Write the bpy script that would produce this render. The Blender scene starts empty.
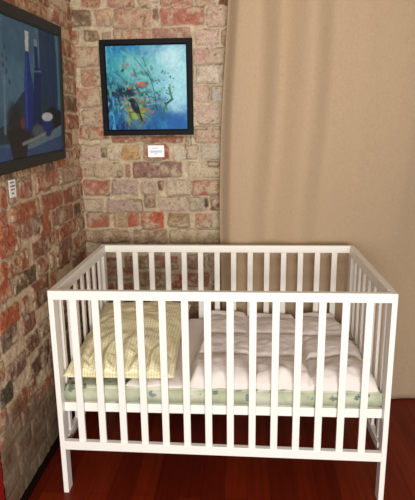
import bpy, bmesh, math
import numpy as np
from mathutils import Vector, Matrix

S = bpy.context.scene
COL = S.collection
PI = math.pi

# ------------------------------------------------------------------ camera
F_PX = 529.677
cam_d = bpy.data.cameras.new('camera')
cam_d.sensor_fit = 'VERTICAL'
cam_d.sensor_height = 24.0
cam_d.lens = F_PX / 500.0 * 24.0
cam_d.clip_start = 0.02
cam = bpy.data.objects.new('camera', cam_d)
COL.objects.link(cam)
r_ = Vector((0.99783589, 0.06468777, -0.01179113))
u_ = Vector((-0.00342691, 0.23024093, 0.97312762))
f_ = Vector((-0.06566426, 0.97098126, -0.22996434))
m3 = Matrix((r_, u_, -f_)).transposed()
cam.matrix_world = Matrix.Translation((0.69589, -1.76634, 1.40037)) @ m3.to_4x4()
S.camera = cam

# ------------------------------------------------------------------ world, lights, exposure
w = bpy.data.worlds.new('room_ambient')
S.world = w
w.use_nodes = True
bg = w.node_tree.nodes['Background']
bg.inputs['Color'].default_value = (1.0, 0.96, 0.91, 1)
bg.inputs['Strength'].default_value = 0.06

def area(name, loc, target, sx, sy, power, color):
    d = bpy.data.lights.new(name, 'AREA')
    d.shape = 'RECTANGLE'
    d.size = sx; d.size_y = sy
    d.energy = power
    d.color = color
    o = bpy.data.objects.new(name, d)
    COL.objects.link(o)
    o.location = loc
    o.rotation_euler = (Vector(target) - Vector(loc)).to_track_quat('-Z', 'Y').to_euler()
    return o
area('window_daylight', (0.95, -3.1, 1.15), (0.6, 0.8, 0.95), 1.5, 0.8, 117, (1.0, 0.99, 0.965))
sp = bpy.data.lights.new('added_wall_wash', 'SPOT')  # added lamp, unseen: brightens the upper wall and curtain
sp.energy = 100; sp.color = (1.0, 0.95, 0.87); sp.spot_size = math.radians(64); sp.spot_blend = 1.0; sp.shadow_soft_size = 0.15
so = bpy.data.objects.new('added_wall_wash', sp); COL.objects.link(so)
so.location = (0.75, -1.3, 2.4)
so.rotation_euler = (Vector((0.72, 0.95, 1.85)) - Vector(so.location)).to_track_quat('-Z', 'Y').to_euler()

vs = S.view_settings
vs.view_transform = 'Standard'
vs.look = 'None'
vs.gamma = 1.0
vs.use_curve_mapping = False
vs.exposure = 0.0

# ------------------------------------------------------------------ helpers
def lin(c):
    c = np.asarray(c, float) / 255.0
    return np.where(c <= 0.04045, c / 12.92, ((c + 0.055) / 1.055) ** 2.4)

def rgba(c):
    l = lin(c)
    return (float(l[0]), float(l[1]), float(l[2]), 1.0)

def smooth(a, b, x):
    t = np.clip((x - a) / (b - a), 0, 1)
    return t * t * (3 - 2 * t)

_rng = np.random.RandomState(7)
_LAT = _rng.rand(256, 256)

def vnoise(x, y, seed=0):
    x = np.asarray(x, float) + seed * 17.31; y = np.asarray(y, float) + seed * 9.77
    xi = np.floor(x).astype(int); yi = np.floor(y).astype(int)
    fx = x - xi; fy = y - yi
    fx = fx * fx * (3 - 2 * fx); fy = fy * fy * (3 - 2 * fy)
    g = lambda a, b: _LAT[a & 255, b & 255]
    return (g(xi, yi) * (1 - fx) + g(xi + 1, yi) * fx) * (1 - fy) + (g(xi, yi + 1) * (1 - fx) + g(xi + 1, yi + 1) * fx) * fy

def fbm(x, y, seed=0, octs=4):
    s = 0; a = 0.5; n = 0
    for i in range(octs):
        s = s + a * vnoise(x * 2 ** i, y * 2 ** i, seed + i * 3); n += a; a *= 0.55
    return s / n

def new_mat(name, color=(200, 200, 200), rough=0.6, spec=0.4):
    m = bpy.data.materials.new(name)
    m.use_nodes = True
    b = m.node_tree.nodes['Principled BSDF']
    b.inputs['Base Color'].default_value = rgba(color)
    b.inputs['Roughness'].default_value = rough
    b.inputs['Specular IOR Level'].default_value = spec
    return m, m.node_tree, b

def nd(nt, typ, **kw):
    n = nt.nodes.new(typ)
    for k, v in kw.items():
        setattr(n, k, v)
    return n

def noise_bump(nt, b, scale, strength, dist=0.002, detail=4):
    tc = nd(nt, 'ShaderNodeTexCoord')
    nz = nd(nt, 'ShaderNodeTexNoise')
    nz.inputs['Scale'].default_value = scale
    nz.inputs['Detail'].default_value = detail
    bp = nd(nt, 'ShaderNodeBump')
    bp.inputs['Strength'].default_value = strength
    bp.inputs['Distance'].default_value = dist
    nt.links.new(tc.outputs['Object'], nz.inputs['Vector'])
    nt.links.new(nz.outputs['Fac'], bp.inputs['Height'])
    nt.links.new(bp.outputs['Normal'], b.inputs['Normal'])
    return tc, nz

def vcol_mat(name, rough, spec, fine_scale=0, fine_amt=0.0, bump=0.0, bump_scale=200):
    m, nt, b = new_mat(name, (200, 200, 200), rough, spec)
    at = nd(nt, 'ShaderNodeAttribute', attribute_name='Col')
    src = at.outputs['Color']
    if fine_amt:
        tc = nd(nt, 'ShaderNodeTexCoord')
        nz = nd(nt, 'ShaderNodeTexNoise')
        nz.inputs['Scale'].default_value = fine_scale
        nz.inputs['Detail'].default_value = 5
        mr = nd(nt, 'ShaderNodeMapRange')
        mr.inputs['From Min'].default_value = 0.3; mr.inputs['From Max'].default_value = 0.7
        mr.inputs['To Min'].default_value = 1 - fine_amt; mr.inputs['To Max'].default_value = 1 + fine_amt
        mx = nd(nt, 'ShaderNodeMix', data_type='RGBA', blend_type='MULTIPLY')
        mx.inputs[0].default_value = 1.0
        nt.links.new(tc.outputs['Object'], nz.inputs['Vector'])
        nt.links.new(nz.outputs['Fac'], mr.inputs['Value'])
        nt.links.new(src, mx.inputs[6]); nt.links.new(mr.outputs['Result'], mx.inputs[7])
        src = mx.outputs[2]
    nt.links.new(src, b.inputs['Base Color'])
    if bump:
        noise_bump(nt, b, bump_scale, bump, 0.003)
    return m

def link(name, me, mat, parent=None):
    o = bpy.data.objects.new(name, me)
    COL.objects.link(o)
    if mat is not None:
        me.materials.append(mat)
    if parent is not None:
        o.parent = parent
    return o

def tag(o, label, cat, group=None):
    o['label'] = label; o['category'] = cat
    if group: o['group'] = group
    return o

def structure(o, label=None, cat=None):
    o['kind'] = 'structure'
    if label: tag(o, label, cat)
    return o

def empty(name, loc, rot=(0, 0, 0)):
    e = bpy.data.objects.new(name, None)
    COL.objects.link(e)
    e.empty_display_size = 0.1
    e.location = loc; e.rotation_euler = rot
    return e

def add_box(bm, x0, x1, y0, y1, z0, z1, bev=0.0015, seg=2):
    t = bmesh.new()
    bmesh.ops.create_cube(t, size=1.0)
    for v in t.verts:
        v.co = Vector(((x0 + x1) / 2 + v.co.x * (x1 - x0), (y0 + y1) / 2 + v.co.y * (y1 - y0), (z0 + z1) / 2 + v.co.z * (z1 - z0)))
    if bev > 0:
        bmesh.ops.bevel(t, geom=list(t.edges), offset=bev, segments=seg, affect='EDGES', profile=0.5)
    tm = bpy.data.meshes.new('tmp')
    t.to_mesh(tm); t.free()
    bm.from_mesh(tm)
    bpy.data.meshes.remove(tm)

def box_obj(name, dims, mat, parent=None, bev=0.0015):
    bm = bmesh.new()
    add_box(bm, *dims, bev=bev)
    me = bpy.data.meshes.new(name)
    bm.to_mesh(me); bm.free()
    for f in me.polygons: f.use_smooth = False
    return link(name, me, mat, parent)

def grid_faces(ni, nj, flip=False, base=0):
    i, j = np.meshgrid(np.arange(ni - 1), np.arange(nj - 1), indexing='ij')
    a = (i * nj + j).ravel() + base
    q = np.stack([a, a + nj, a + nj + 1, a + 1], 1)
    return q[:, ::-1] if flip else q

def mesh_np(name, V, Q, col=None, smooth_shade=True, uv=None):
    me = bpy.data.meshes.new(name)
    me.from_pydata([tuple(v) for v in V.tolist()], [], [tuple(q) for q in Q.tolist()])
    if col is not None:
        ca = me.color_attributes.new('Col', 'FLOAT_COLOR', 'POINT')
        c4 = np.ones((len(V), 4), np.float32); c4[:, :3] = col
        ca.data.foreach_set('color', c4.ravel())
    if uv is not None:
        ul = me.uv_layers.new(name='UVMap')
        idx = np.empty(len(me.loops), np.int32); me.loops.foreach_get('vertex_index', idx)
        ul.data.foreach_set('uv', uv[idx].astype(np.float32).ravel())
    if smooth_shade:
        me.polygons.foreach_set('use_smooth', [True] * len(me.polygons))
    me.update()
    return me

# ------------------------------------------------------------------ brick walls (real relief, one mesh per wall)
# each brick: start, end, bottom, top (metres along the wall / up), colour of the brick
BB=[(-0.1,-0.005,1.971,2.039,185,130,105),(0.035,0.159,1.967,2.035,190,130,105),(0.188,0.238,1.973,2.041,205,165,140),(0.243,0.277,1.968,2.036,225,205,175),(0.292,0.448,1.969,2.037,190,130,110),(0.468,0.55,1.966,2.034,205,165,140),(0.579,0.627,1.964,2.032,120,60,40),(-0.16,-0.054,1.885,1.954,125,95,72),(-0.029,0.046,1.882,1.956,205,165,135),(0.061,0.245,1.874,1.957,198,148,122),(0.256,0.285,1.913,1.954,140,105,90),(0.295,0.51,1.882,1.955,192,115,98),(0.525,0.613,1.874,1.951,215,180,160),(-0.176,-0.125,1.802,1.863,175,120,90),(-0.094,-0.019,1.819,1.86,135,108,78),(0.062,0.237,1.805,1.861,195,140,115),(0.247,0.44,1.805,1.861,180,130,115),(0.465,0.573,1.788,1.852,222,188,172),(0.448,0.607,1.694,1.764,210,168,155),(-0.147,-0.025,1.696,1.781,190,138,112),(0.462,0.577,1.604,1.685,236,222,202),(-0.195,-0.154,1.611,1.678,165,110,80),(-0.123,-0.015,1.599,1.677,200,150,120),(0.45,0.526,1.513,1.585,220,188,172),(0.541,0.606,1.512,1.584,206,196,188),(-0.161,-0.031,1.502,1.585,200,150,125),(0.469,0.575,1.409,1.488,220,190,175),(-0.126,-0.016,1.411,1.481,205,165,140),(-0.209,-0.146,1.413,1.493,190,130,105),(0.452,0.508,1.335,1.39,200,140,115),(0.519,0.59,1.329,1.389,230,215,195),(-0.152,-0.11,1.336,1.397,180,105,80),(-0.1,0.0,1.335,1.396,190,120,95),(0.02,0.166,1.319,1.349,175,110,85),(0.177,0.39,1.317,1.347,165,95,70),(0.462,0.59,1.315,1.375,208,165,145),(-0.149,-0.048,1.228,1.3,215,180,160),(-0.042,-0.016,1.243,1.284,105,90,80),(-0.01,0.069,1.227,1.304,226,205,175),(0.069,0.158,1.232,1.298,210,165,110),(0.185,0.31,1.231,1.302,175,90,65),(0.341,0.404,1.23,1.296,232,220,200),(0.409,0.466,1.234,1.295,222,198,178),(0.486,0.6,1.228,1.294,208,198,182),(-0.166,-0.085,1.14,1.208,195,160,135),(-0.08,0.059,1.139,1.207,205,178,145),(0.042,0.063,1.144,1.17,90,70,60),(0.123,0.376,1.137,1.215,155,112,102),(0.417,0.589,1.136,1.208,212,195,165),(0.522,0.574,1.187,1.208,150,90,65),(-0.145,-0.01,1.044,1.118,182,98,78),(0.011,0.145,1.049,1.117,195,165,150),(0.166,0.246,1.048,1.112,195,165,150),(0.257,0.284,1.069,1.116,130,65,50),(0.299,0.426,1.042,1.116,212,190,165),(0.437,0.578,1.042,1.115,185,92,78),(-0.157,-0.048,0.958,1.017,200,165,145),(-0.021,0.163,0.952,1.017,190,160,145),(0.254,0.403,0.957,1.027,210,180,160),(0.414,0.509,0.962,1.026,185,168,145),(0.499,0.514,0.978,1.021,70,55,50),(0.53,0.599,0.962,1.026,140,75,60),(-0.14,-0.02,0.871,0.947,178,102,76),(0.008,0.084,0.871,0.947,195,160,125),(0.084,0.143,0.876,0.947,190,95,65),(0.159,0.278,0.865,0.947,195,88,55),(0.305,0.412,0.871,0.941,170,135,100),(0.449,0.524,0.871,0.941,195,140,115),(0.535,0.598,0.871,0.941,205,185,155),(-0.151,0.085,0.788,0.854,170,135,105),(0.112,0.286,0.783,0.854,165,130,105),(0.308,0.587,0.784,0.855,195,170,135),(-0.083,0.028,0.642,0.698,130,80,65),(0.056,0.194,0.643,0.71,160,120,95),(0.301,0.367,0.536,0.604,175,75,55),(0.194,0.348,0.644,0.711,165,110,90),(0.369,0.494,0.644,0.712,170,130,105),(0.135,0.279,0.54,0.615,165,125,100),(0.389,0.51,0.542,0.616,170,115,95)]
LB=[(0.101,0.385,1.044,1.11,178,95,60),(0.018,0.075,1.044,1.11,170,85,60),(0.192,0.32,1.134,1.2,180,105,78),(0.362,0.536,1.134,1.2,178,105,80),(0.036,0.085,1.124,1.19,175,95,65),(0.006,0.175,0.985,1.051,180,95,62),(0.186,0.294,0.979,1.045,165,110,90),(0.31,0.391,0.972,1.038,125,90,80),(0.403,0.499,0.971,1.037,170,100,80),(0.419,0.516,1.044,1.11,170,90,65),(0.655,0.931,1.137,1.203,185,150,122),(0.421,0.641,1.144,1.209,180,110,85),(0.432,0.675,1.042,1.108,172,98,72),(0.705,0.958,1.038,1.104,150,85,62),(0.366,0.496,0.958,1.024,170,90,60),(0.522,0.746,0.961,1.027,160,110,90),(0.837,0.94,0.948,1.014,100,70,52),(0.613,0.853,0.88,0.946,165,92,65),(0.363,0.531,0.89,0.956,165,90,65),(-0.022,0.226,0.864,0.93,172,92,58),(-0.005,0.101,0.945,1.011,175,90,58),(0.113,0.168,0.946,1.012,175,92,60),(0.272,0.475,0.872,0.938,130,78,58),(0.066,0.292,0.786,0.852,100,76,56),(0.317,0.433,0.792,0.858,150,80,60),(-0.039,0.05,0.792,0.858,170,85,55),(0.225,0.425,0.71,0.776,145,85,60),(-0.061,0.098,0.688,0.755,170,82,48),(0.118,0.186,0.683,0.75,150,85,65),(0.112,0.239,0.606,0.672,140,90,75),(-0.066,0.064,0.618,0.684,115,88,76),(0.119,0.252,0.514,0.58,120,80,60),(0.247,0.361,0.426,0.492,120,60,45),(0.267,0.403,0.664,0.73,110,65,50),(-0.051,0.109,0.484,0.55,125,90,78),(-0.124,-0.023,0.426,0.492,55,48,42),(0.167,0.339,0.396,0.462,100,68,60),(-0.069,0.191,0.336,0.402,150,82,52),(0.567,0.772,0.804,0.87,140,90,70),(0.529,0.729,0.755,0.821,130,75,55),(0.338,0.648,1.827,1.893,180,115,72),(0.701,0.92,1.863,1.929,180,120,95),(0.9,0.995,1.245,1.31,168,105,65)]


def brick_field(A, Z, listed, course, z_ref, seed, a_lo, a_hi, mort, rnd_cols, smear, gain, mute):
    """relief and colour of a worn English-bond wall; listed bricks replace the generic ones they touch"""
    rs = np.random.RandomState(seed)
    bricks = [(b[0] - 0.002, b[1] + 0.002, b[2] - 0.0035, b[3] + 0.0035, tuple(b[4:7])) for b in listed]
    k0 = int((0 - z_ref) / course) - 1
    for k in range(k0, int((2.6 - z_ref) / course) + 1):
        zc = z_ref + k * course
        ln = 0.252 if k % 2 else 0.126
        busy = sorted((q[0] - 0.012, q[1] + 0.012) for q in listed if q[2] < zc + 0.030 and q[3] > zc - 0.030)
        free = []; x = a_lo - rs.rand() * ln
        for s0, s1 in busy + [(a_hi, a_hi)]:
            if s0 - x > 0.035: free.append((x, s0))
            x = max(x, s1)
        for s0, s1 in free:
            nb_ = max(1, int(round((s1 - s0) / (ln + 0.012))))
            wdt = (s1 - s0) / nb_
            for q in range(nb_):
                bricks.append((s0 + q * wdt + 0.005, s0 + (q + 1) * wdt - 0.005, zc - 0.036, zc + 0.036, rnd_cols[rs.randint(len(rnd_cols))]))
    wob_a = (fbm(A * 22, Z * 22, seed + 1) - 0.5) * 0.022
    wob_z = (fbm(A * 22, Z * 22, seed + 2) - 0.5) * 0.018
    Aw = A + wob_a; Zw = Z + wob_z
    n1 = fbm(A * 14, Z * 14, seed + 3); n2 = fbm(A * 45, Z * 45, seed + 4); n3 = fbm(A * 5, Z * 5, seed + 5); n4 = fbm(A * 90, Z * 90, seed + 6, 3)
    mc = lin(mort) * gain
    C = mc * (0.62 + 0.76 * n2[..., None])
    # mortar darkens in pits
    C = C * (0.86 + 0.28 * n4[..., None])
    Hh = (n2 - 0.5) * 0.006 + (n1 - 0.5) * 0.006
    for (a0, a1, z0, z1, c) in bricks:
        i0 = np.searchsorted(A[:, 0], a0 - 0.03); i1 = np.searchsorted(A[:, 0], a1 + 0.03)
        j0 = np.searchsorted(Z[0], z0 - 0.03); j1 = np.searchsorted(Z[0], z1 + 0.03)
        if i1 <= i0 or j1 <= j0: continue
        s = (slice(i0, i1), slice(j0, j1))
        ca, cz = (a0 + a1) / 2, (z0 + z1) / 2
        rr = 0.010
        qa = np.abs(Aw[s] - ca) - ((a1 - a0) / 2 - rr); qz = np.abs(Zw[s] - cz) - ((z1 - z0) / 2 - rr)
        d = np.hypot(np.maximum(qa, 0), np.maximum(qz, 0)) + np.minimum(np.maximum(qa, qz), 0) - rr
        m = smooth(0.004, -0.004, d)
        tilt = (rs.rand() - 0.5) * 0.05; off = (rs.rand() - 0.5) * 0.007
        hb = 0.006 + off + tilt * (A[s] - ca) + (n2[s] - 0.5) * 0.007 + (n1[s] - 0.5) * 0.008
        hb = np.where(n4[s] > 0.70, hb - 0.005, hb)
        Hh[s] = Hh[s] * (1 - m) + hb * smooth(0.003, -0.012, d) * m + (0 * m)
        bc = lin(c) * gain
        v = (0.55 + 0.90 * n2[s])[..., None] * (0.75 + 0.50 * n4[s])[..., None]
        bcol = bc * v
        # lime and mortar smeared over the face
        sm = np.clip(smooth(0.50 - smear * 0.3, 0.72 - smear * 0.3, 0.55 * n1[s] + 0.45 * n2[s]) * 0.85, 0, 1)[..., None]
        bcol = bcol * (1 - sm) + mc * 1.05 * sm
        if mute: bcol = bcol * (1 - mute) + mc * 0.55 * mute
        # dark chips
        ch = (smooth(0.66, 0.74, n4[s]) * 0.45)[..., None]
        bcol = bcol * (1 - ch)
        mm = m[..., None]
        joint_shade = (np.exp(-((d - 0.001) / 0.003) ** 2) * smooth(0.42, 0.62, n1[s] * 0.5 + n2[s] * 0.5) * 0.75)[..., None]  # joint shadow painted into the colour as broken dark lines at brick edges
        C[s] = C[s] * (1 - mm) + bcol * mm
        C[s] = C[s] * (1 - joint_shade) + lin((74, 56, 42)) * joint_shade
    # thin dark cracks along some joints
    ck = smooth(0.66, 0.72, n2)[..., None] * smooth(0.5, 0.6, n3)[..., None] * 0.35
    C = C * (1 - ck)
    return Hh, np.clip(C, 0.004, 0.9)

XL, YB = -0.155, 1.0          # inner faces of the two brick walls
ZC = 2.5                      # ceiling
STEP = 0.0045
brick_mat = vcol_mat('worn_brick', 0.9, 0.15, 160, 0.22, 0.35, 260)

# back wall
a = np.arange(XL - 0.02, 0.80, STEP); z = np.arange(0.0, ZC + STEP, STEP)
A, Z = np.meshgrid(a, z, indexing='ij')
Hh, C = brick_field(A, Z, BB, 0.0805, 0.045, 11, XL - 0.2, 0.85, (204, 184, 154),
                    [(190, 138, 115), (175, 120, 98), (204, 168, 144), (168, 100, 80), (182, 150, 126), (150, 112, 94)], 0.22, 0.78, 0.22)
V = np.stack([A, YB - Hh, Z], -1).reshape(-1, 3)
Q = grid_faces(len(a), len(z))
nb = len(V)
x_end = float(a[-1])
V2 = np.array([[x_end, YB, 0], [3.0, YB, 0], [3.0, YB, ZC], [x_end, YB, ZC]])
V = np.vstack([V, V2]); Q = np.vstack([Q, [[nb, nb + 1, nb + 2, nb + 3]]])
C = np.vstack([C.reshape(-1, 3), np.tile(lin((190, 160, 130)), (4, 1))])
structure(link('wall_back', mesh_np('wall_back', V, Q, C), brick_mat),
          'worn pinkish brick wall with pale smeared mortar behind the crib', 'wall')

# left wall
y = np.arange(-0.17, YB + 0.02, STEP)
A, Z = np.meshgrid(y, z, indexing='ij')
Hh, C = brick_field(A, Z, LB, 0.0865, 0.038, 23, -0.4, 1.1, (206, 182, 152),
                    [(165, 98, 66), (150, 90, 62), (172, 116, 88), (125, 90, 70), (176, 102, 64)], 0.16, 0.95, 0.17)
# the foot of the wall is skimmed over with grey-brown plaster
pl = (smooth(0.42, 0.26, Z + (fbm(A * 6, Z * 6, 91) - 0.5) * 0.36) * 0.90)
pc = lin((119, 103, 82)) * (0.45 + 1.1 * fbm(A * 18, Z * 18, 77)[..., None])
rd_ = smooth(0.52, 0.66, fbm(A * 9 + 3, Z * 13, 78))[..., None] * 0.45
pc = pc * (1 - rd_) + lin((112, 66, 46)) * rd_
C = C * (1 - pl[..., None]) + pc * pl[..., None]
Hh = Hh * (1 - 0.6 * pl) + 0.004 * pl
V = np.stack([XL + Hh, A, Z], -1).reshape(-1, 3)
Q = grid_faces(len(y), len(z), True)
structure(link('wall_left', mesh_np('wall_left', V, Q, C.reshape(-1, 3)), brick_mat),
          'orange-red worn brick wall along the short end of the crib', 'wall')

# floor
m, nt, b = new_mat('dark_red_boards', (70, 22, 12), 0.32, 0.14)
tc = nd(nt, 'ShaderNodeTexCoord'); mp = nd(nt, 'ShaderNodeMapping')
mp.inputs['Rotation'].default_value = (0, 0, PI / 2)
br = nd(nt, 'ShaderNodeTexBrick')
br.offset = 0.37
br.inputs['Scale'].default_value = 1.0
br.inputs['Brick Width'].default_value = 0.95
br.inputs['Row Height'].default_value = 0.09
br.inputs['Mortar Size'].default_value = 0.0007
br.inputs['Color1'].default_value = rgba((114, 34, 11)); br.inputs['Color2'].default_value = rgba((84, 20, 7)); br.inputs['Mortar'].default_value = rgba((22, 7, 5))
mp2 = nd(nt, 'ShaderNodeMapping'); mp2.inputs['Scale'].default_value = (60, 3.0, 1)
nz = nd(nt, 'ShaderNodeTexNoise'); nz.inputs['Scale'].default_value = 1.0; nz.inputs['Detail'].default_value = 6
mr = nd(nt, 'ShaderNodeMapRange'); mr.inputs['From Min'].default_value = 0.3; mr.inputs['From Max'].default_value = 0.7; mr.inputs['To Min'].default_value = 0.78; mr.inputs['To Max'].default_value = 1.22
mx = nd(nt, 'ShaderNodeMix', data_type='RGBA', blend_type='MULTIPLY'); mx.inputs[0].default_value = 1
L = nt.links.new
L(tc.outputs['Object'], mp.inputs['Vector']); L(mp.outputs['Vector'], br.inputs['Vector'])
L(tc.outputs['Object'], mp2.inputs['Vector']); L(mp2.outputs['Vector'], nz.inputs['Vector']); L(nz.outputs['Fac'], mr.inputs['Value'])
L(br.outputs['Color'], mx.inputs[6]); L(mr.outputs['Result'], mx.inputs[7]); L(mx.outputs[2], b.inputs['Base Color'])
fl = box_obj('floor', (-0.9, 3.0, -3.6, 1.12, -0.05, 0.0), m, bev=0)
structure(fl, 'dark red varnished wooden board floor', 'floor')

m, nt, b = new_mat('ceiling_paint', (225, 215, 200), 0.9, 0.1)
structure(box_obj('ceiling', (-0.9, 3.0, -3.6, 1.12, ZC, ZC + 0.05), m, bev=0), 'plain pale ceiling above the brick walls', 'ceiling')

m, nt, b = new_mat('dark_band', (24, 8, 5), 0.7, 0.1)
structure(box_obj('band_left', (XL - 0.01, XL + 0.030, -0.17, 0.985, 0.0, 0.014), m, bev=0.003), 'low dark brown skirting along the foot of the red brick wall', 'band')  # flat dark band where the wall meets the floor
m, nt, b = new_mat('red_casing', (150, 22, 12), 0.5, 0.3)
structure(box_obj('trim_1', (XL - 0.10, XL + 0.004, -0.27, -0.171, 0.0, 2.3), m, bev=0.003), 'red painted upright trim at the near end of the brick wall', 'trim')

# ------------------------------------------------------------------ curtain
m, nt, b = new_mat('beige_linen', (200, 174, 140), 0.85, 0.15)
tc = nd(nt, 'ShaderNodeTexCoord')
mpc = nd(nt, 'ShaderNodeMapping'); mpc.inputs['Scale'].default_value = (90, 90, 420)
n1 = nd(nt, 'ShaderNodeTexNoise'); n1.inputs['Scale'].default_value = 1.0; n1.inputs['Detail'].default_value = 3
mpd = nd(nt, 'ShaderNodeMapping'); mpd.inputs['Scale'].default_value = (420, 90, 60)
n2 = nd(nt, 'ShaderNodeTexNoise'); n2.inputs['Scale'].default_value = 1.0; n2.inputs['Detail'].default_value = 3
ad = nd(nt, 'ShaderNodeMath', operation='ADD')
mr = nd(nt, 'ShaderNodeMapRange'); mr.inputs['From Min'].default_value = 0.7; mr.inputs['From Max'].default_value = 1.3; mr.inputs['To Min'].default_value = 0.90; mr.inputs['To Max'].default_value = 1.08
mx = nd(nt, 'ShaderNodeMix', data_type='RGBA', blend_type='MULTIPLY'); mx.inputs[0].default_value = 1; mx.inputs[6].default_value = rgba((173, 149, 121))
bp = nd(nt, 'ShaderNodeBump'); bp.inputs['Strength'].default_value = 0.15; bp.inputs['Distance'].default_value = 0.001
L = nt.links.new
L(tc.outputs['Object'], mpc.inputs['Vector']); L(mpc.outputs['Vector'], n1.inputs['Vector'])
L(tc.outputs['Object'], mpd.inputs['Vector']); L(mpd.outputs['Vector'], n2.inputs['Vector'])
L(n1.outputs['Fac'], ad.inputs[0]); L(n2.outputs['Fac'], ad.inputs[1]); L(ad.outputs[0], mr.inputs['Value'])
L(mr.outputs['Result'], mx.inputs[7]); L(mx.outputs[2], b.inputs['Base Color'])
L(ad.outputs[0], bp.inputs['Height']); L(bp.outputs['Normal'], b.inputs['Normal'])

ss = np.linspace(0, 1, 260); zz = np.linspace(0.004, ZC - 0.01, 90)
SS, ZZ = np.meshgrid(ss, zz, indexing='ij')
xl = 0.585 + 0.06 * smooth(1.35, 2.3, ZZ) + 0.006 * np.sin(ZZ * 5)
X = xl + (1.95 - xl) * SS
lean = 0.078 * smooth(1.0, 0.0, ZZ)
amp = 1.0 * (0.55 + 0.45 * smooth(0.6, 1.9, ZZ))
def bump(x, c, wd): return np.exp(-((x - c) / wd) ** 2)
drift = -0.058 * smooth(1.8, 0.6, ZZ)
xs = X - drift
def folds(x, kx, kd):
    o = np.full_like(x, kd[0])
    for (x0, x1, d0, d1) in zip(kx[:-1], kx[1:], kd[:-1], kd[1:]):
        o = np.where(x >= x0, d0 + (d1 - d0) * smooth(x0, x1, x), o)
    return o
D = folds(xs, [0.55, 0.765, 0.885, 1.02, 1.13, 1.22, 1.30, 1.50, 1.62, 1.80, 1.95],
          [0.004, 0.044, -0.040, 0.034, -0.018, -0.016, -0.004, 0.012, -0.012, 0.014, -0.02]) * amp
D = D + 0.006 * (fbm(X * 6, ZZ * 0.9, 51) - 0.5) * 2
Y = 0.872 - D - lean + 0.05 * (1 - smooth(0.0, 0.045, SS)) 
V = np.stack([X, Y, ZZ], -1).reshape(-1, 3)
o = link('curtain', mesh_np('curtain', V, grid_faces(len(ss), len(zz))), m)
md = o.modifiers.new('cloth_thickness', 'SOLIDIFY'); md.thickness = 0.0025; md.offset = 1
tag(o, 'beige linen curtain hanging to the floor behind the crib', 'curtain')

# ------------------------------------------------------------------ crib
white, nt, b = new_mat('white_painted_wood', (244, 240, 232), 0.38, 0.45)
noise_bump(nt, b, 60, 0.06, 0.001)
CL, CW, CH = 1.23, 0.755, 0.83
crib = empty('crib', (CL / 2, CW / 2, 0))
tag(crib, 'white painted wooden slatted baby crib standing beside the brick walls', 'crib')
off = Vector((-CL / 2, -CW / 2, 0))
def part(name, dims, mat=white, parent=crib, bev=0.0016):
    o = box_obj(name, dims, mat, parent, bev)
    o.location = off
    return o
LT, LD = 0.0195, 0.048           # leg thickness and depth
RT = 0.022                      # rail thickness
for (x0, x1) in ((0, LT), (CL - LT, CL)):
    for (y0, y1) in ((0, LD), (CW - LD, CW)):
        part('leg', (x0, x1, y0, y1, 0.0, CH - 0.001 if x0 else CH - 0.034))
# long sides
for y0 in (0.0, CW - RT):
    part('top_rail', (0.0, CL - LT, y0, y0 + RT, CH - 0.034, CH))
    o = part('bottom_rail', (LT, CL - LT, y0 + 0.0005, y0 + RT, 0.190, 0.226))
    if y0 == 0.0:                      # the lower front rail sags towards the foot end
        for v in o.data.vertices: v.co.z -= 0.015 * v.co.x / CL - 0.001
# short ends
for x0 in (0.0, CL - 0.024):
    part('top_rail', (x0, x0 + 0.024, RT if x0 == 0 else LD, CW - (RT if x0 == 0 else LD), CH - 0.042, CH - 0.001))
    part('bottom_rail', (x0 + 0.001, x0 + 0.021, LD, CW - LD, 0.190, 0.226))
# slats: one of each kind, then copies
def copies(proto, locs):
    for i, l in enumerate(locs):
        s = proto if i == 0 else proto.copy()
        if i: COL.objects.link(s)
        s.location = Vector(l) + off
long_slat = part('slat', (-0.013, 0.013, 0.005, 0.017, 0.206, CH - 0.031))
xs_ = [0.0878 + 0.0808 * k for k in range(14)]
copies(long_slat, [(x, 0, 0) for x in xs_] + [(x, CW - RT, 0) for x in xs_])
end_slat = part('slat', (0.006, 0.017, -0.013, 0.013, 0.222, CH - 0.039))
ys_ = [0.095 + 0.0915 * k for k in range(7)]
copies(end_slat, [(0, y_, 0) for y_ in ys_] + [(CL - 0.023, y_, 0) for y_ in ys_])
# mattress base: frame and boards
for dims in ((LT + 0.001, CL - LT - 0.001, 0.026, 0.046, 0.341, 0.377), (LT + 0.001, CL - LT - 0.001, CW - 0.046, CW - 0.026, 0.341, 0.377)):
    part('base_rail', dims)
for dims in ((LT + 0.004, LT + 0.024, 0.046, CW - 0.046, 0.341, 0.376), (CL - LT - 0.024, CL - LT - 0.004, 0.046, CW - 0.046, 0.341, 0.376)):
    part('base_rail', dims)
board = part('base_board', (-0.03, 0.03, 0.044, CW - 0.044, 0.350, 0.366))
copies(board, [(0.11 + 0.112 * k, 0, 0) for k in range(10)])
bolt_m, _, bb_ = new_mat('bolt_steel', (150, 148, 142), 0.4, 0.5)
bb_.inputs['Metallic'].default_value = 0.8
def disc(name, loc, axis, r, t):
    bm = bmesh.new()
    bmesh.ops.create_cone(bm, cap_ends=True, segments=20, radius1=r, radius2=r * 0.9, depth=t)
    if axis == 'X': bmesh.ops.rotate(bm, verts=bm.verts, matrix=Matrix.Rotation(PI / 2, 3, 'Y'))
    me = bpy.data.meshes.new(name); bm.to_mesh(me); bm.free()
    o = link(name, me, bolt_m, crib); o.location = Vector(loc) + off
    return o
for x_ in (LT + 0.0005, CL - LT - 0.0005):
    for y_ in (0.030,):
        disc('bolt', (x_, y_, 0.208), 'X', 0.005, 0.004)

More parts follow.
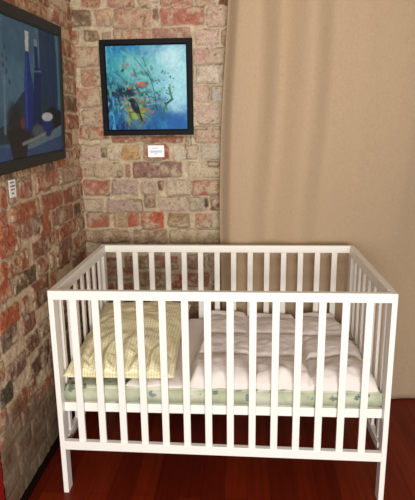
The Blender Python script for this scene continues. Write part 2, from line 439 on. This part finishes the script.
# ------------------------------------------------------------------ mattress
m, nt, b = new_mat('green_print_cotton', (190, 205, 170), 0.85, 0.15)
tc = nd(nt, 'ShaderNodeTexCoord')
vo = nd(nt, 'ShaderNodeTexVoronoi'); vo.inputs['Scale'].default_value = 21
nz = nd(nt, 'ShaderNodeTexNoise'); nz.inputs['Scale'].default_value = 44; nz.inputs['Detail'].default_value = 2
nz.inputs['Distortion'].default_value = 0.8
mul = nd(nt, 'ShaderNodeMath', operation='MULTIPLY_ADD'); mul.inputs[1].default_value = 0.75; 
rp = nd(nt, 'ShaderNodeValToRGB')
rp.color_ramp.elements[0].position = 0.44; rp.color_ramp.elements[0].color = (1, 1, 1, 1)
rp.color_ramp.elements[1].position = 0.50; rp.color_ramp.elements[1].color = (0, 0, 0, 1)
hue = nd(nt, 'ShaderNodeTexNoise'); hue.inputs['Scale'].default_value = 7
hr = nd(nt, 'ShaderNodeValToRGB')
hr.color_ramp.elements[0].position = 0.40; hr.color_ramp.elements[0].color = rgba((94, 106, 75))
hr.color_ramp.elements[1].position = 0.60; hr.color_ramp.elements[1].color = rgba((125, 145, 145))
big = nd(nt, 'ShaderNodeTexNoise'); big.inputs['Scale'].default_value = 11; big.inputs['Detail'].default_value = 3
br2 = nd(nt, 'ShaderNodeValToRGB')
br2.color_ramp.elements[0].position = 0.38; br2.color_ramp.elements[0].color = rgba((172, 178, 148))
br2.color_ramp.elements[1].position = 0.62; br2.color_ramp.elements[1].color = rgba((206, 206, 187))
mx = nd(nt, 'ShaderNodeMix', data_type='RGBA')
L = nt.links.new
for n_ in (vo, nz, hue, big): L(tc.outputs['Object'], n_.inputs['Vector'])
L(nz.outputs['Fac'], mul.inputs[0]); L(vo.outputs['Distance'], mul.inputs[2])
mul2 = nd(nt, 'ShaderNodeMath', operation='SUBTRACT'); mul2.inputs[1].default_value = 0.14
L(mul.outputs[0], mul2.inputs[0]); L(mul2.outputs[0], rp.inputs['Fac'])
L(hue.outputs['Fac'], hr.inputs['Fac']); L(big.outputs['Fac'], br2.inputs['Fac'])
L(rp.outputs['Color'], mx.inputs[0]); L(br2.outputs['Color'], mx.inputs[6]); L(hr.outputs['Color'], mx.inputs[7])
L(mx.outputs[2], b.inputs['Base Color'])
MZ0, MZ1 = 0.3775, 0.444
bm = bmesh.new()
bmesh.ops.create_cube(bm, size=1.0)
for v in bm.verts:
    v.co = Vector((0.615 + v.co.x * 1.187, 0.3775 + v.co.y * 0.709, (MZ0 + MZ1) / 2 + v.co.z * (MZ1 - MZ0)))
bmesh.ops.bevel(bm, geom=list(bm.edges), offset=0.010, segments=3, affect='EDGES')
bmesh.ops.subdivide_edges(bm, edges=[e for e in bm.edges if e.calc_length() > 0.2], cuts=60, use_grid_fill=True)
for v in bm.verts:
    k = float(fbm(np.array(v.co.x * 9), np.array(v.co.y * 9 + v.co.z * 25), 61))
    v.co.y = min(max(v.co.y + (k - 0.5) * 0.008, 0.021), 0.734)
me = bpy.data.meshes.new('mattress'); bm.to_mesh(me); bm.free()
for f in me.polygons: f.use_smooth = True
tag(link('mattress', me, m), 'thin mattress in a pale green printed sheet lying inside the crib', 'mattress')

# ------------------------------------------------------------------ duvet
m, nt, b = new_mat('white_cotton_duvet', (226, 217, 211), 0.9, 0.1)
b.inputs['Sheen Weight'].default_value = 0.15
noise_bump(nt, b, 90, 0.12, 0.003)
DX0, DX1, DY0, DY1 = 0.255, 1.200, 0.024, 0.722
nu, nv = 300, 220
U, W_ = np.meshgrid(np.linspace(0, 1, nu), np.linspace(0, 1, nv), indexing='ij')
yy = DY0 + (DY1 - DY0) * W_
edge_l = DX0 + 0.16 * smooth(0.0, 0.7, W_) + 0.012 * np.sin(W_ * 14)
edge_r = DX1 - 0.012 - 0.030 * smooth(0.1, 1.0, W_) + 0.006 * np.sin(W_ * 17 + 1)
xx = edge_l + (edge_r - edge_l) * U
def rim(d, r):
    t = np.clip(1 - d / r, 0, 1)
    return np.sqrt(np.clip(1 - t * t, 0, 1))
step_x = 0.500 + 0.03 * W_ + 0.006 * np.sin(yy * 23)
main = smooth(-0.012, 0.022, xx - step_x)
thick = 0.019 + 0.036 * main
qy = [0.035, 0.225, 0.44, 0.655]
qx = [0.51, 0.735, 0.952, 1.17]
wav = (fbm(xx * 7, yy * 7, 33) - 0.5) * 0.05
sy = np.min([np.abs(yy + wav - q) for q in qy[1:]], axis=0)
sx = np.min([np.abs(xx + wav * 0.7 - q) for q in qx[1:3]], axis=0)
seam = np.maximum(np.exp(-(sy / 0.013) ** 2), 0.9 * np.exp(-(sx / 0.012) ** 2)) * main
puff = (1 - np.exp(-(sy / 0.055) ** 2)) * (1 - np.exp(-(sx / 0.06) ** 2))
h = thick * (1 - 0.55 * seam) + 0.013 * puff * main
# creases running out of the seams, and softer rumples
ridge = 1 - np.abs(2 * fbm(xx * 9 + yy * 4, yy * 22 - xx * 3, 41, 3) - 1)
h = h + main * (0.006 * (ridge - 0.6) + 0.030 * (fbm(xx * 8, yy * 8, 45, 3) - 0.5)) + 0.004 * (fbm(xx * 20, yy * 20, 46) - 0.5)
# scalloped puffs along the front edge
sc = 0.010 * np.abs(np.sin((xx - 0.5) * PI / 0.118)) 
lobe = np.abs(np.sin((xx - 0.5) * PI / 0.118))
ef = rim((W_) * (DY1 - DY0) + 0.0015, 0.045 + 0.05 * lobe) ; eb = rim((1 - W_) * (DY1 - DY0), 0.03)
el = rim(U * (edge_r - edge_l), 0.02); er = rim((1 - U) * (edge_r - edge_l), 0.05)
h = h * ef * eb * el * er
# the corner at the foot droops and sticks out a little
zt = MZ1 + 0.0025 + np.maximum(h, 0.0)
zt = np.where((W_ == 0) | (W_ == 1) | (U == 0) | (U == 1), MZ1 + 0.003, zt)
zb = np.minimum(np.full_like(zt, MZ1 + 0.002), zt)
yo = yy + (1 - smooth(0.0, 0.06, W_)) * (0.010 * (1 - np.abs(np.sin((xx - 0.5) * PI / 0.118))) )
Vt = np.stack([xx, yo, zt], -1).reshape(-1, 3); Vb = np.stack([xx, yo, zb], -1).reshape(-1, 3)
def closed(Vt, Vb, nu, nv):
    n = nu * nv
    Q = [grid_faces(nu, nv), grid_faces(nu, nv, True, n)]
    i = np.arange(nu - 1); j = np.arange(nv - 1)
    def strip(a, bq, flip):
        q = np.stack([a[:-1], a[1:], a[1:] + n, a[:-1] + n], 1)
        return q[:, ::-1] if flip else q
    top = np.arange(n).reshape(nu, nv)
    Q += [strip(top[:, 0], 0, True), strip(top[:, -1], 0, False), strip(top[0], 0, False), strip(top[-1], 0, True)]
    return np.vstack([Vt, Vb]), np.vstack(Q)
V, Q = closed(Vt, Vb, nu, nv)
tag(link('duvet', mesh_np('duvet', V, Q), m), 'puffy white quilted duvet spread over the mattress in the crib', 'duvet')
def duvet_top(x, y):
    t = np.clip((y - DY0) / (DY1 - DY0), 0, 1)
    e = DX0 + 0.16 * smooth(0.0, 0.7, t) + 0.012 * np.sin(t * 14)
    return np.where(x > e - 0.015, 0.024, 0.0)

# ------------------------------------------------------------------ pillow
m, nt, b = new_mat('yellow_green_gingham', (226, 222, 178), 0.88, 0.12)
uvn = nd(nt, 'ShaderNodeUVMap', uv_map='UVMap')
sep = nd(nt, 'ShaderNodeSeparateXYZ')
L = nt.links.new
L(uvn.outputs['UV'], sep.inputs[0])
def stripe(sock, freq):
    a_ = nd(nt, 'ShaderNodeMath', operation='MULTIPLY'); a_.inputs[1].default_value = freq
    f2 = nd(nt, 'ShaderNodeMath', operation='FRACT')
    g = nd(nt, 'ShaderNodeMath', operation='GREATER_THAN'); g.inputs[1].default_value = 0.5
    L(sock, a_.inputs[0]); L(a_.outputs[0], f2.inputs[0]); L(f2.outputs[0], g.inputs[0])
    return g.outputs[0]
s1 = stripe(sep.outputs[0], 95); s2 = stripe(sep.outputs[1], 95)
ad = nd(nt, 'ShaderNodeMath', operation='ADD'); L(s1, ad.inputs[0]); L(s2, ad.inputs[1])
hf = nd(nt, 'ShaderNodeMath', operation='MULTIPLY'); hf.inputs[1].default_value = 0.5; L(ad.outputs[0], hf.inputs[0])
mx = nd(nt, 'ShaderNodeMix', data_type='RGBA'); mx.inputs[6].default_value = rgba((248, 242, 218)); mx.inputs[7].default_value = rgba((218, 208, 150))
L(hf.outputs[0], mx.inputs[0]); L(mx.outputs[2], b.inputs['Base Color'])
n = 150
PA, PB = np.meshgrid(np.linspace(-1, 1, n), np.linspace(-1, 1, n), indexing='ij')
PW, PD = 0.424, 0.655
inx = 1 - 0.055 * (1 - PB ** 2) ** 1.2; iny = 1 - 0.030 * (1 - PA ** 2) ** 1.2
px = PA * PW / 2 * inx; py = PB * PD / 2 * iny
t = (np.clip(1 - PA ** 2, 0, 1) * np.clip(1 - PB ** 2, 0, 1))
core = t ** 0.42
wr = fbm(px * 10, py * 14, 71, 3) - 0.5
gather = np.sin(px * 120 + 3 * fbm(px * 6, py * 6, 72) * 4) * np.exp(-((PB + 1) / 0.5) ** 2)
top = 0.066 * core + 0.030 * wr * core ** 0.8 + 0.017 * gather * core ** 0.7
ca_, sa_ = 1.0, 0.0
gx = 0.2345 + ca_ * px - sa_ * py; gy = 0.350 + sa_ * px + ca_ * py
lean_z = 0.518 + 0.028 * PB - 0.004 * smooth(0.5, 1.0, -PA) * smooth(0.4, 1.0, -PB)
ZT = lean_z + top
ZB = np.minimum(np.maximum(lean_z - 0.055 * core, MZ1 + 0.0045 + duvet_top(gx, gy)), lean_z)
Vt = np.stack([gx, gy, ZT], -1).reshape(-1, 3); Vb = np.stack([gx, gy, ZB], -1).reshape(-1, 3)
V, Q = closed(Vt, Vb, n, n)
uv = np.stack([np.concatenate([px.ravel()] * 2), np.concatenate([py.ravel()] * 2)], 1)
tag(link('pillow', mesh_np('pillow', V, Q, uv=uv), m), 'plump pillow in pale yellow-green check fabric at one end of the crib', 'pillow')

# ------------------------------------------------------------------ pictures
class Paint:
    def __init__(s, nx, ny, w, h):
        s.x, s.y = np.meshgrid(np.linspace(0, 1, nx), np.linspace(0, 1, ny), indexing='ij')   # y up
        s.asp = h / w; s.c = np.zeros((nx, ny, 3))
    def fill(s, mask, col):
        mk = np.clip(mask, 0, 1)[..., None]
        s.c = s.c * (1 - mk) + lin(col) * mk
    def blob(s, cx, cy, rx, ry, col, a=1.0, soft=1.0, ns=0.0, seed=0, rot=0.0):
        dx = s.x - cx; dy = s.y - cy
        cr, sr = math.cos(rot), math.sin(rot)
        d = np.hypot((dx * cr + dy * sr) / rx, (-dx * sr + dy * cr) / ry)
        if ns: d = d + (fbm(s.x * 9, s.y * 9, seed) - 0.5) * ns
        s.fill(a * smooth(1 + soft * 0.5, 1 - soft * 0.5, d), col)
    def line(s, pts, wd, col, a=1.0):
        d = np.full(s.x.shape, 9.0)
        for (x0, y0), (x1, y1) in zip(pts[:-1], pts[1:]):
            vx, vy = x1 - x0, y1 - y0
            t = np.clip(((s.x - x0) * vx + (s.y - y0) * vy) / (vx * vx + vy * vy + 1e-9), 0, 1)
            d = np.minimum(d, np.hypot(s.x - x0 - t * vx, (s.y - y0 - t * vy) * s.asp))
        s.fill(a * smooth(wd * 1.3, wd * 0.6, d), col)
    def poly(s, pts, col, a=1.0):
        inside = np.zeros(s.x.shape, bool)
        k = len(pts)
        for i in range(k):
            (x0, y0), (x1, y1) = pts[i], pts[(i + 1) % k]
            c = ((y0 > s.y) != (y1 > s.y)) & (s.x < (x1 - x0) * (s.y - y0) / (y1 - y0 + 1e-12) + x0)
            inside ^= c
        s.fill(inside * a, col)

def framed(name, loc, rot, axis, w, h, fw, fd, fmat, paint, cmat, cdepth, fu=None):
    fu = fu or fw
    """local x = along, y = out of the wall, z = up, origin bottom start; axis maps along"""
    root = empty(name, loc, rot)
    def mp(a_, o_, z_):          # along, outward, up -> local
        return (a_, -o_, z_) if axis == 'X' else (o_, a_, z_)
    bm = bmesh.new()
    o4 = [(0, 0), (w, 0), (w, h), (0, h)]
    i4 = [(fu, fw), (w - fu, fw), (w - fu, h - fw), (fu, h - fw)]
    prof = [(0.0, 0.0), (0.0, fd * 0.92), (0.06, fd), (0.80, fd * 0.97), (1.0, fd * 0.80), (1.0, 0.0)]
    rings = []
    for t_, o_ in prof:
        rings.append([bm.verts.new(mp(o4[i][0] + (i4[i][0] - o4[i][0]) * t_, o_, o4[i][1] + (i4[i][1] - o4[i][1]) * t_)) for i in range(4)])
    for k in range(len(prof)):
        r0, r1 = rings[k], rings[(k + 1) % len(prof)]
        for i in range(4):
            bm.faces.new((r0[i], r0[(i + 1) % 4], r1[(i + 1) % 4], r1[i]))
    bmesh.ops.recalc_face_normals(bm, faces=bm.faces)
    me = bpy.data.meshes.new('frame'); bm.to_mesh(me); bm.free()
    link('frame', me, fmat, root)
    nx, ny = paint.x.shape
    g = 0.001
    a_ = fu + g + paint.x * (w - 2 * fu - 2 * g); z_ = fw + g + paint.y * (h - 2 * fw - 2 * g)
    def sheet(o_): 
        o_ = np.full_like(a_, o_)
        return np.stack([a_, -o_, z_] if axis == 'X' else [o_, a_, z_], -1).reshape(-1, 3)
    V, Q = closed(sheet(cdepth), sheet(cdepth - 0.006), nx, ny)
    if axis != 'X': Q = Q[:, ::-1]
    cc = np.clip(paint.c.reshape(-1, 3) * 0.82, 0.002, 0.95)
    link('canvas', mesh_np('canvas', V, Q, np.vstack([cc, cc]), smooth_shade=False), cmat, root)
    return root

frame_black, _, _ = new_mat('black_frame_paint', (9, 9, 10), 0.6, 0.15)
frame_dark, _, _ = new_mat('dark_umber_frame', (46, 46, 44), 0.55, 0.2)
canvas_m = vcol_mat('painted_canvas', 0.6, 0.25, 300, 0.10)

# bird among blossoms
p = Paint(190, 190, 1, 1)
X, Yp = p.x, p.y
p.fill(np.ones_like(X), (38, 140, 196))
q1 = fbm(X * 5, Yp * 5, 101); q2 = fbm(X * 14, Yp * 14, 102); q3 = fbm(X * 30, Yp * 8, 103)
p.blob(0.45, 0.97, 0.55, 0.14, (24, 120, 186), 0.9, 1.0, 0.8, 5)
p.blob(0.86, 0.62, 0.26, 0.46, (170, 224, 238), 0.95, 1.2, 0.9, 6)
p.blob(0.80, 0.84, 0.13, 0.09, (190, 232, 242), 0.8, 1.2, 0.8, 7)
p.blob(0.62, 0.55, 0.16, 0.30, (130, 205, 222), 0.8, 1.2, 0.8, 8)
p.blob(0.16, 0.62, 0.20, 0.30, (60, 165, 175), 0.75, 1.2, 1.0, 9)
p.blob(0.38, 0.55, 0.20, 0.32, (84, 182, 178), 0.8, 1.2, 1.0, 10)
p.blob(0.32, 0.78, 0.16, 0.12, (110, 190, 190), 0.6, 1.2, 1.0, 11)
p.blob(0.12, 0.20, 0.28, 0.36, (14, 74, 130), 0.9, 1.0, 0.8, 12)
p.blob(0.55, 0.04, 0.60, 0.14, (16, 84, 158), 0.9, 1.0, 0.8, 13)
p.blob(0.78, 0.10, 0.22, 0.14, (20, 96, 170), 0.85, 1.0, 0.9, 14)
p.blob(0.60, 0.22, 0.16, 0.18, (24, 96, 150), 0.8, 1.0, 0.9, 15)
p.fill(smooth(0.52, 0.66, q2) * 0.35 * (X < 0.66), (20, 80, 120))
p.fill(smooth(0.55, 0.68, q1) * 0.35 * (Yp > 0.3), (150, 215, 225))
p.blob(0.36, 0.20, 0.13, 0.15, (150, 176, 60), 0.9, 1.2, 0.9, 16)
p.blob(0.30, 0.30, 0.07, 0.07, (190, 200, 90), 0.6, 1.2, 0.9, 17)
p.fill(smooth(0.50, 0.60, q3) * smooth(0.30, 0.10, X) * smooth(0.45, 0.35, Yp), (70, 160, 200))
p.fill(smooth(0.55, 0.62, fbm(X * 34, Yp * 6, 104)) * smooth(0.34, 0.2, X) * smooth(0.62, 0.4, Yp), (6, 36, 78))
p.blob(0.13, 0.465, 0.19, 0.05, (5, 26, 52), 0.95, 0.8, 1.0, 18)
p.blob(0.24, 0.43, 0.12, 0.03, (6, 30, 58), 0.9, 0.8, 1.0, 19)
p.fill(smooth(0.54, 0.64, fbm(X * 22 + Yp * 8, Yp * 12, 131)) * smooth(0.75, 0.6, X) * smooth(0.85, 0.7, Yp) * 0.6, (16, 62, 92))
p.fill(smooth(0.56, 0.64, fbm(X * 26, Yp * 20 + X * 9, 132)) * smooth(0.70, 0.55, X) * smooth(0.20, 0.3, Yp) * 0.55, (96, 190, 186))
p.fill(smooth(0.50, 0.66, fbm(X * 14, Yp * 7, 133)) * smooth(0.30, 0.1, Yp) * 0.6, (40, 130, 192))
p.fill(smooth(0.58, 0.66, fbm(X * 24, Yp * 24, 134)) * np.exp(-((X - 0.46) / 0.2) ** 2 - ((Yp - 0.36) / 0.2) ** 2) * 0.8, (40, 96, 60))
for pts, wd in (([(0.52, 0.68), (0.58, 0.52), (0.60, 0.40), (0.62, 0.24)], 0.005), ([(0.36, 0.86), (0.47, 0.72), (0.56, 0.60)], 0.004),
                ([(0.30, 0.46), (0.42, 0.52), (0.52, 0.40), (0.60, 0.38)], 0.005), ([(0.34, 0.56), (0.40, 0.44), (0.48, 0.38)], 0.004),
                ([(0.10, 0.70), (0.22, 0.60), (0.30, 0.48)], 0.004), ([(0.46, 0.86), (0.50, 0.76), (0.56, 0.64)], 0.003)):
    p.line(pts, wd, (12, 44, 66), 0.9)
for (fx, fy, fr, cl) in ((0.43, 0.545, 0.045, (214, 84, 40)), (0.47, 0.53, 0.035, (196, 66, 36)), (0.39, 0.56, 0.03, (226, 120, 70)), (0.50, 0.545, 0.025, (222, 90, 44)),
                         (0.33, 0.67, 0.024, (200, 96, 84)), (0.31, 0.69, 0.016, (210, 120, 110)), (0.22, 0.755, 0.020, (190, 110, 100)), (0.14, 0.64, 0.018, (176, 110, 110)),
                         (0.50, 0.375, 0.030, (204, 84, 48)), (0.46, 0.40, 0.020, (220, 120, 70)), (0.56, 0.21, 0.024, (200, 70, 50)), (0.53, 0.24, 0.016, (190, 80, 60)),
                         (0.45, 0.12, 0.018, (180, 70, 56)), (0.40, 0.62, 0.020, (216, 120, 84)), (0.28, 0.50, 0.018, (196, 100, 70)), (0.56, 0.34, 0.016, (210, 110, 70))):
    p.blob(fx, fy, fr * 0.62, fr * 0.52, cl, 0.9, 0.9, 2.2, int(fx * 100))
for i in range(60):
    hx = 0.16 + 0.44 * _LAT[i, 20]; hy = 0.22 + 0.58 * _LAT[i, 31]
    cl = [(14, 66, 92), (60, 140, 120), (176, 92, 66), (120, 196, 190)][i % 4]
    p.blob(hx, hy, 0.010 + 0.014 * _LAT[i, 12], 0.008 + 0.008 * _LAT[i, 14], cl, 0.75, 0.9, 1.8, i, 0.8)
# bird on its twig
p.line([(0.26, 0.205), (0.34, 0.215), (0.46, 0.19)], 0.008, (110, 96, 40))
p.blob(0.345, 0.275, 0.045, 0.095, (16, 20, 40), 1, 0.25, 0, 0, 0.5)
p.blob(0.305, 0.352, 0.038, 0.032, (16, 20, 40), 1, 0.3)
p.poly([(0.275, 0.365), (0.24, 0.352), (0.275, 0.342)], (24, 26, 40))
p.poly([(0.37, 0.25), (0.40, 0.23), (0.44, 0.10), (0.41, 0.11)], (14, 18, 38))
p.blob(0.355, 0.30, 0.012, 0.03, (70, 84, 120), 0.8, 0.6, 0, 0, 0.5)
# leaves in the light
for pts, wd in (([(0.78, 0.50), (0.80, 0.42), (0.82, 0.36), (0.76, 0.32)], 0.014), ([(0.76, 0.32), (0.71, 0.25), (0.70, 0.18)], 0.012), ([(0.78, 0.42), (0.74, 0.44)], 0.008), ([(0.72, 0.32), (0.75, 0.24)], 0.010)):
    p.line(pts, wd, (38, 112, 62), 0.9)
p.line([(0.81, 0.37), (0.77, 0.33), (0.73, 0.31)], 0.008, (16, 56, 48), 0.9)
p.line([(0.79, 0.55), (0.80, 0.47)], 0.006, (110, 160, 70), 0.9)
for i in range(26):
    hx = 0.60 + 0.26 * _LAT[i, 3]; hy = 0.36 + 0.34 * _LAT[i, 9]
    p.blob(hx, hy, 0.008 + 0.006 * _LAT[i, 5], 0.007, (20, 66, 72), 0.85, 0.6)
p.blob(0.80, 0.625, 0.008, 0.018, (16, 40, 56), 0.9, 0.5); p.blob(0.71, 0.70, 0.008, 0.012, (30, 80, 96), 0.9, 0.5)
p.c = p.c * (0.80 + 0.40 * fbm(X * 40, Yp * 40, 105)[..., None])
t = framed('framed_painting', (-0.012, YB - 0.012, 1.352), (0.0, 0, 0), 'X', 0.459, 0.461, 0.029, 0.030, frame_black, p, canvas_m, 0.024)
tag(t, 'blue painting of a dark bird among orange blossoms in a black frame', 'painting')

# still life with blue bottles; u, v measured from the lower far corner of the frame
FW2, FH2, FB, FU = 0.83, 0.574, 0.043, 0.026
p = Paint(230, 150, 1, (FH2 - 2 * FB) / (FW2 - 2 * FB))
X, Yp = p.x, p.y
def uv2(u, v): return ((u + 0.030 + FW2 - FU) / (FW2 - 2 * FU), (v - FB) / (FH2 - 2 * FB))
P2 = lambda *pts: [uv2(*q) for q in pts]
p.fill(np.ones_like(X), (74, 118, 146))
p.fill(smooth(0.42, 0.62, fbm(X * 4, Yp * 3, 120)) * 0.5, (48, 86, 120))
p.poly(P2((-0.285, 0.54), (-0.10, 0.54), (-0.075, 0.34), (-0.105, 0.20), (-0.29, 0.20)), (38, 60, 98))
p.fill(smooth(0.5, 0.6, fbm(X * 40, Yp * 2, 121)) * (X > 0.66) * (X < 0.92) * (Yp > 0.35) * 0.5, (28, 46, 84))
p.poly(P2((-0.80, 0.14), (-0.62, 0.17), (-0.55, 0.24), (-0.47, 0.285), (-0.36, 0.29), (-0.25, 0.26), (-0.12, 0.20), (0.02, 0.16), (0.02, 0.10), (-0.80, 0.10)), (46, 62, 74))
p.poly(P2((-0.42, 0.11), (-0.30, 0.20), (-0.16, 0.235), (0.0, 0.20), (0.0, 0.12)), (36, 40, 44))
p.poly(P2((-0.80, 0.085), (-0.42, 0.09), (0.02, 0.165), (0.02, 0.04), (-0.80, 0.04)), (96, 128, 146))
p.poly(P2((-0.80, 0.10), (-0.60, 0.085), (-0.42, 0.07), (0.02, 0.115), (0.02, 0.03), (-0.80, 0.03)), (48, 82, 130))
p.poly(P2((-0.63, 0.145), (-0.54, 0.165), (-0.38, 0.17), (-0.45, 0.09), (-0.475, 0.03), (-0.59, 0.03)), (48, 42, 40))
p.blob(*uv2(-0.56, 0.19), 0.08, 0.10, (46, 46, 50), 0.9, 0.8, 0.5, 3)
p.poly(P2((-0.472, 0.14), (-0.455, 0.308), (-0.430, 0.432), (-0.398, 0.436), (-0.385, 0.36), (-0.366, 0.31), (-0.380, 0.22), (-0.402, 0.138)), (24, 44, 132))
p.poly(P2((-0.46, 0.15), (-0.448, 0.30), (-0.425, 0.42), (-0.415, 0.42), (-0.43, 0.30), (-0.44, 0.15)), (40, 70, 170))
p.poly(P2((-0.428, 0.433), (-0.425, 0.505), (-0.388, 0.508), (-0.398, 0.436)), (196, 204, 206))
p.poly(P2((-0.392, 0.15), (-0.362, 0.30), (-0.350, 0.375), (-0.338, 0.385), (-0.339, 0.46), (-0.306, 0.463), (-0.306, 0.385), (-0.276, 0.376), (-0.285, 0.28), (-0.318, 0.15)), (24, 42, 96))
p.poly(P2((-0.340, 0.462), (-0.338, 0.485), (-0.304, 0.487), (-0.305, 0.462)), (130, 146, 160))
p.line(P2((-0.352, 0.365), (-0.278, 0.37)), 0.004, (100, 130, 170), 0.8)
p.line(P2((-0.350, 0.345), (-0.280, 0.35)), 0.004, (20, 30, 70), 0.8)
p.blob(*uv2(-0.488, 0.170), 0.030, 0.042, (118, 62, 50), 0.9, 0.5)
p.blob(*uv2(-0.225, 0.150), 0.075, 0.085, (26, 42, 124), 1, 0.25)
p.poly(P2((-0.29, 0.18), (-0.165, 0.185), (-0.19, 0.118), (-0.27, 0.118)), (26, 42, 124))
p.blob(*uv2(-0.226, 0.190), 0.082, 0.036, (198, 206, 214), 1, 0.25)
p.blob(*uv2(-0.335, 0.135), 0.07, 0.045, (92, 104, 116), 0.8, 0.8, 1.2, 4)
p.line(P2((-0.497, 0.093), (-0.36, 0.108), (-0.255, 0.124)), 0.009, (140, 150, 150), 0.9)
p.poly(P2((-0.085, 0.54), (-0.02, 0.54), (-0.02, 0.20), (-0.085, 0.24)), (74, 126, 146))
p.line(P2((-0.626, 0.33), (-0.645, 0.14)), 0.012, (112, 140, 160), 0.7)
for (u__, v__) in ((-0.61, 0.43), (-0.63, 0.40), (-0.604, 0.35), (-0.585, 0.315), (-0.63, 0.37), (-0.655, 0.42), (-0.60, 0.39), (-0.66, 0.34)):
    p.blob(*uv2(u__, v__), 0.009, 0.018, (84, 44, 62), 0.85, 0.6, 0.8, 9)
p.c = p.c * 1.15 * (0.82 + 0.36 * fbm(X * 30, Yp * 22, 122)[..., None])
g_ = p.c.mean(-1, keepdims=True); p.c = p.c * 0.85 + g_ * 0.15
t = framed('framed_painting', (-0.130, 0.699 - FW2, 1.257), (0, 0, 0), 'Y', FW2, FH2, FB, 0.028, frame_dark, p, canvas_m, 0.020, FU)
# hung from a wire: tips forward at the top and sits slightly out of true
Mw = Matrix.Rotation(math.radians(2.6), 4, 'Y') @ Matrix.Rotation(math.radians(1.5), 4, 'X')
t.matrix_world = Matrix.Translation((-0.158, 0.699, 1.257)) @ Mw @ Matrix.Translation((0, -FW2, 0))
tag(t, 'still life painting of tall blue bottles in a dark frame on the orange-red side wall', 'painting')

# ------------------------------------------------------------------ paper cards below the pictures
paper, _, _ = new_mat('white_card', (250, 248, 246), 0.7, 0.2)
ink_b, _, _ = new_mat('pale_blue_print', (150, 175, 215), 0.8, 0.1)
ink_d, _, _ = new_mat('grey_print', (112, 110, 116), 0.8, 0.1)
def card(axis, a0, a1, z0, z1, face, lines, ink, label):
    root = empty('wall_label', (0, 0, 0))
    if axis == 'X':
        root.location = ((a0 + a1) / 2, face, z0)
    else:
        root.location = (face, (a0 + a1) / 2, z0)
    w_, h_ = a1 - a0, z1 - z0
    mk = lambda u0, u1, o0, o1, v0, v1: (u0, u1, -o1, -o0, v0, v1) if axis == 'X' else (o0, o1, u0, u1, v0, v1)
    box_obj('card', mk(-w_ / 2, w_ / 2, 0, 0.0015, 0, h_), paper, root, 0.0003)
    bm = bmesh.new()
    for (s0, s1, tc_, th) in lines:      # words along the line, as short dashes
        k = max(2, int((s1 - s0) * w_ / 0.0052))
        for i in range(k):
            u0 = -w_ / 2 + (s0 + (s1 - s0) * i / k) * w_
            u1 = u0 + (s1 - s0) * w_ / k * (0.62 + 0.3 * _LAT[i, int(tc_ * 50)])
            add_box(bm, *mk(u0, u1, 0.0014, 0.0018, (tc_ - th / 2) * h_, (tc_ + th / 2) * h_), bev=0)
    me = bpy.data.meshes.new('printed_text'); bm.to_mesh(me); bm.free()
    link('printed_text', me, ink, root)
    tag(root, label, 'label')
    return root
card('X', 0.209, 0.293, 1.241, 1.301, YB - 0.019, [(0.28, 0.66, 0.76, 0.07), (0.12, 0.90, 0.52, 0.09), (0.16, 0.86, 0.42, 0.06), (0.38, 0.60, 0.28, 0.07)], ink_b,
     'small white paper card with faint blue print under the bird painting')
card('Y', 0.094, 0.150, 1.150, 1.214, XL + 0.010, [(0.18, 0.82, 0.84, 0.09), (0.14, 0.86, 0.64, 0.10), (0.2, 0.8, 0.44, 0.09), (0.28, 0.66, 0.22, 0.09)], ink_d,
     'small white paper card with dark print under the bottle painting')
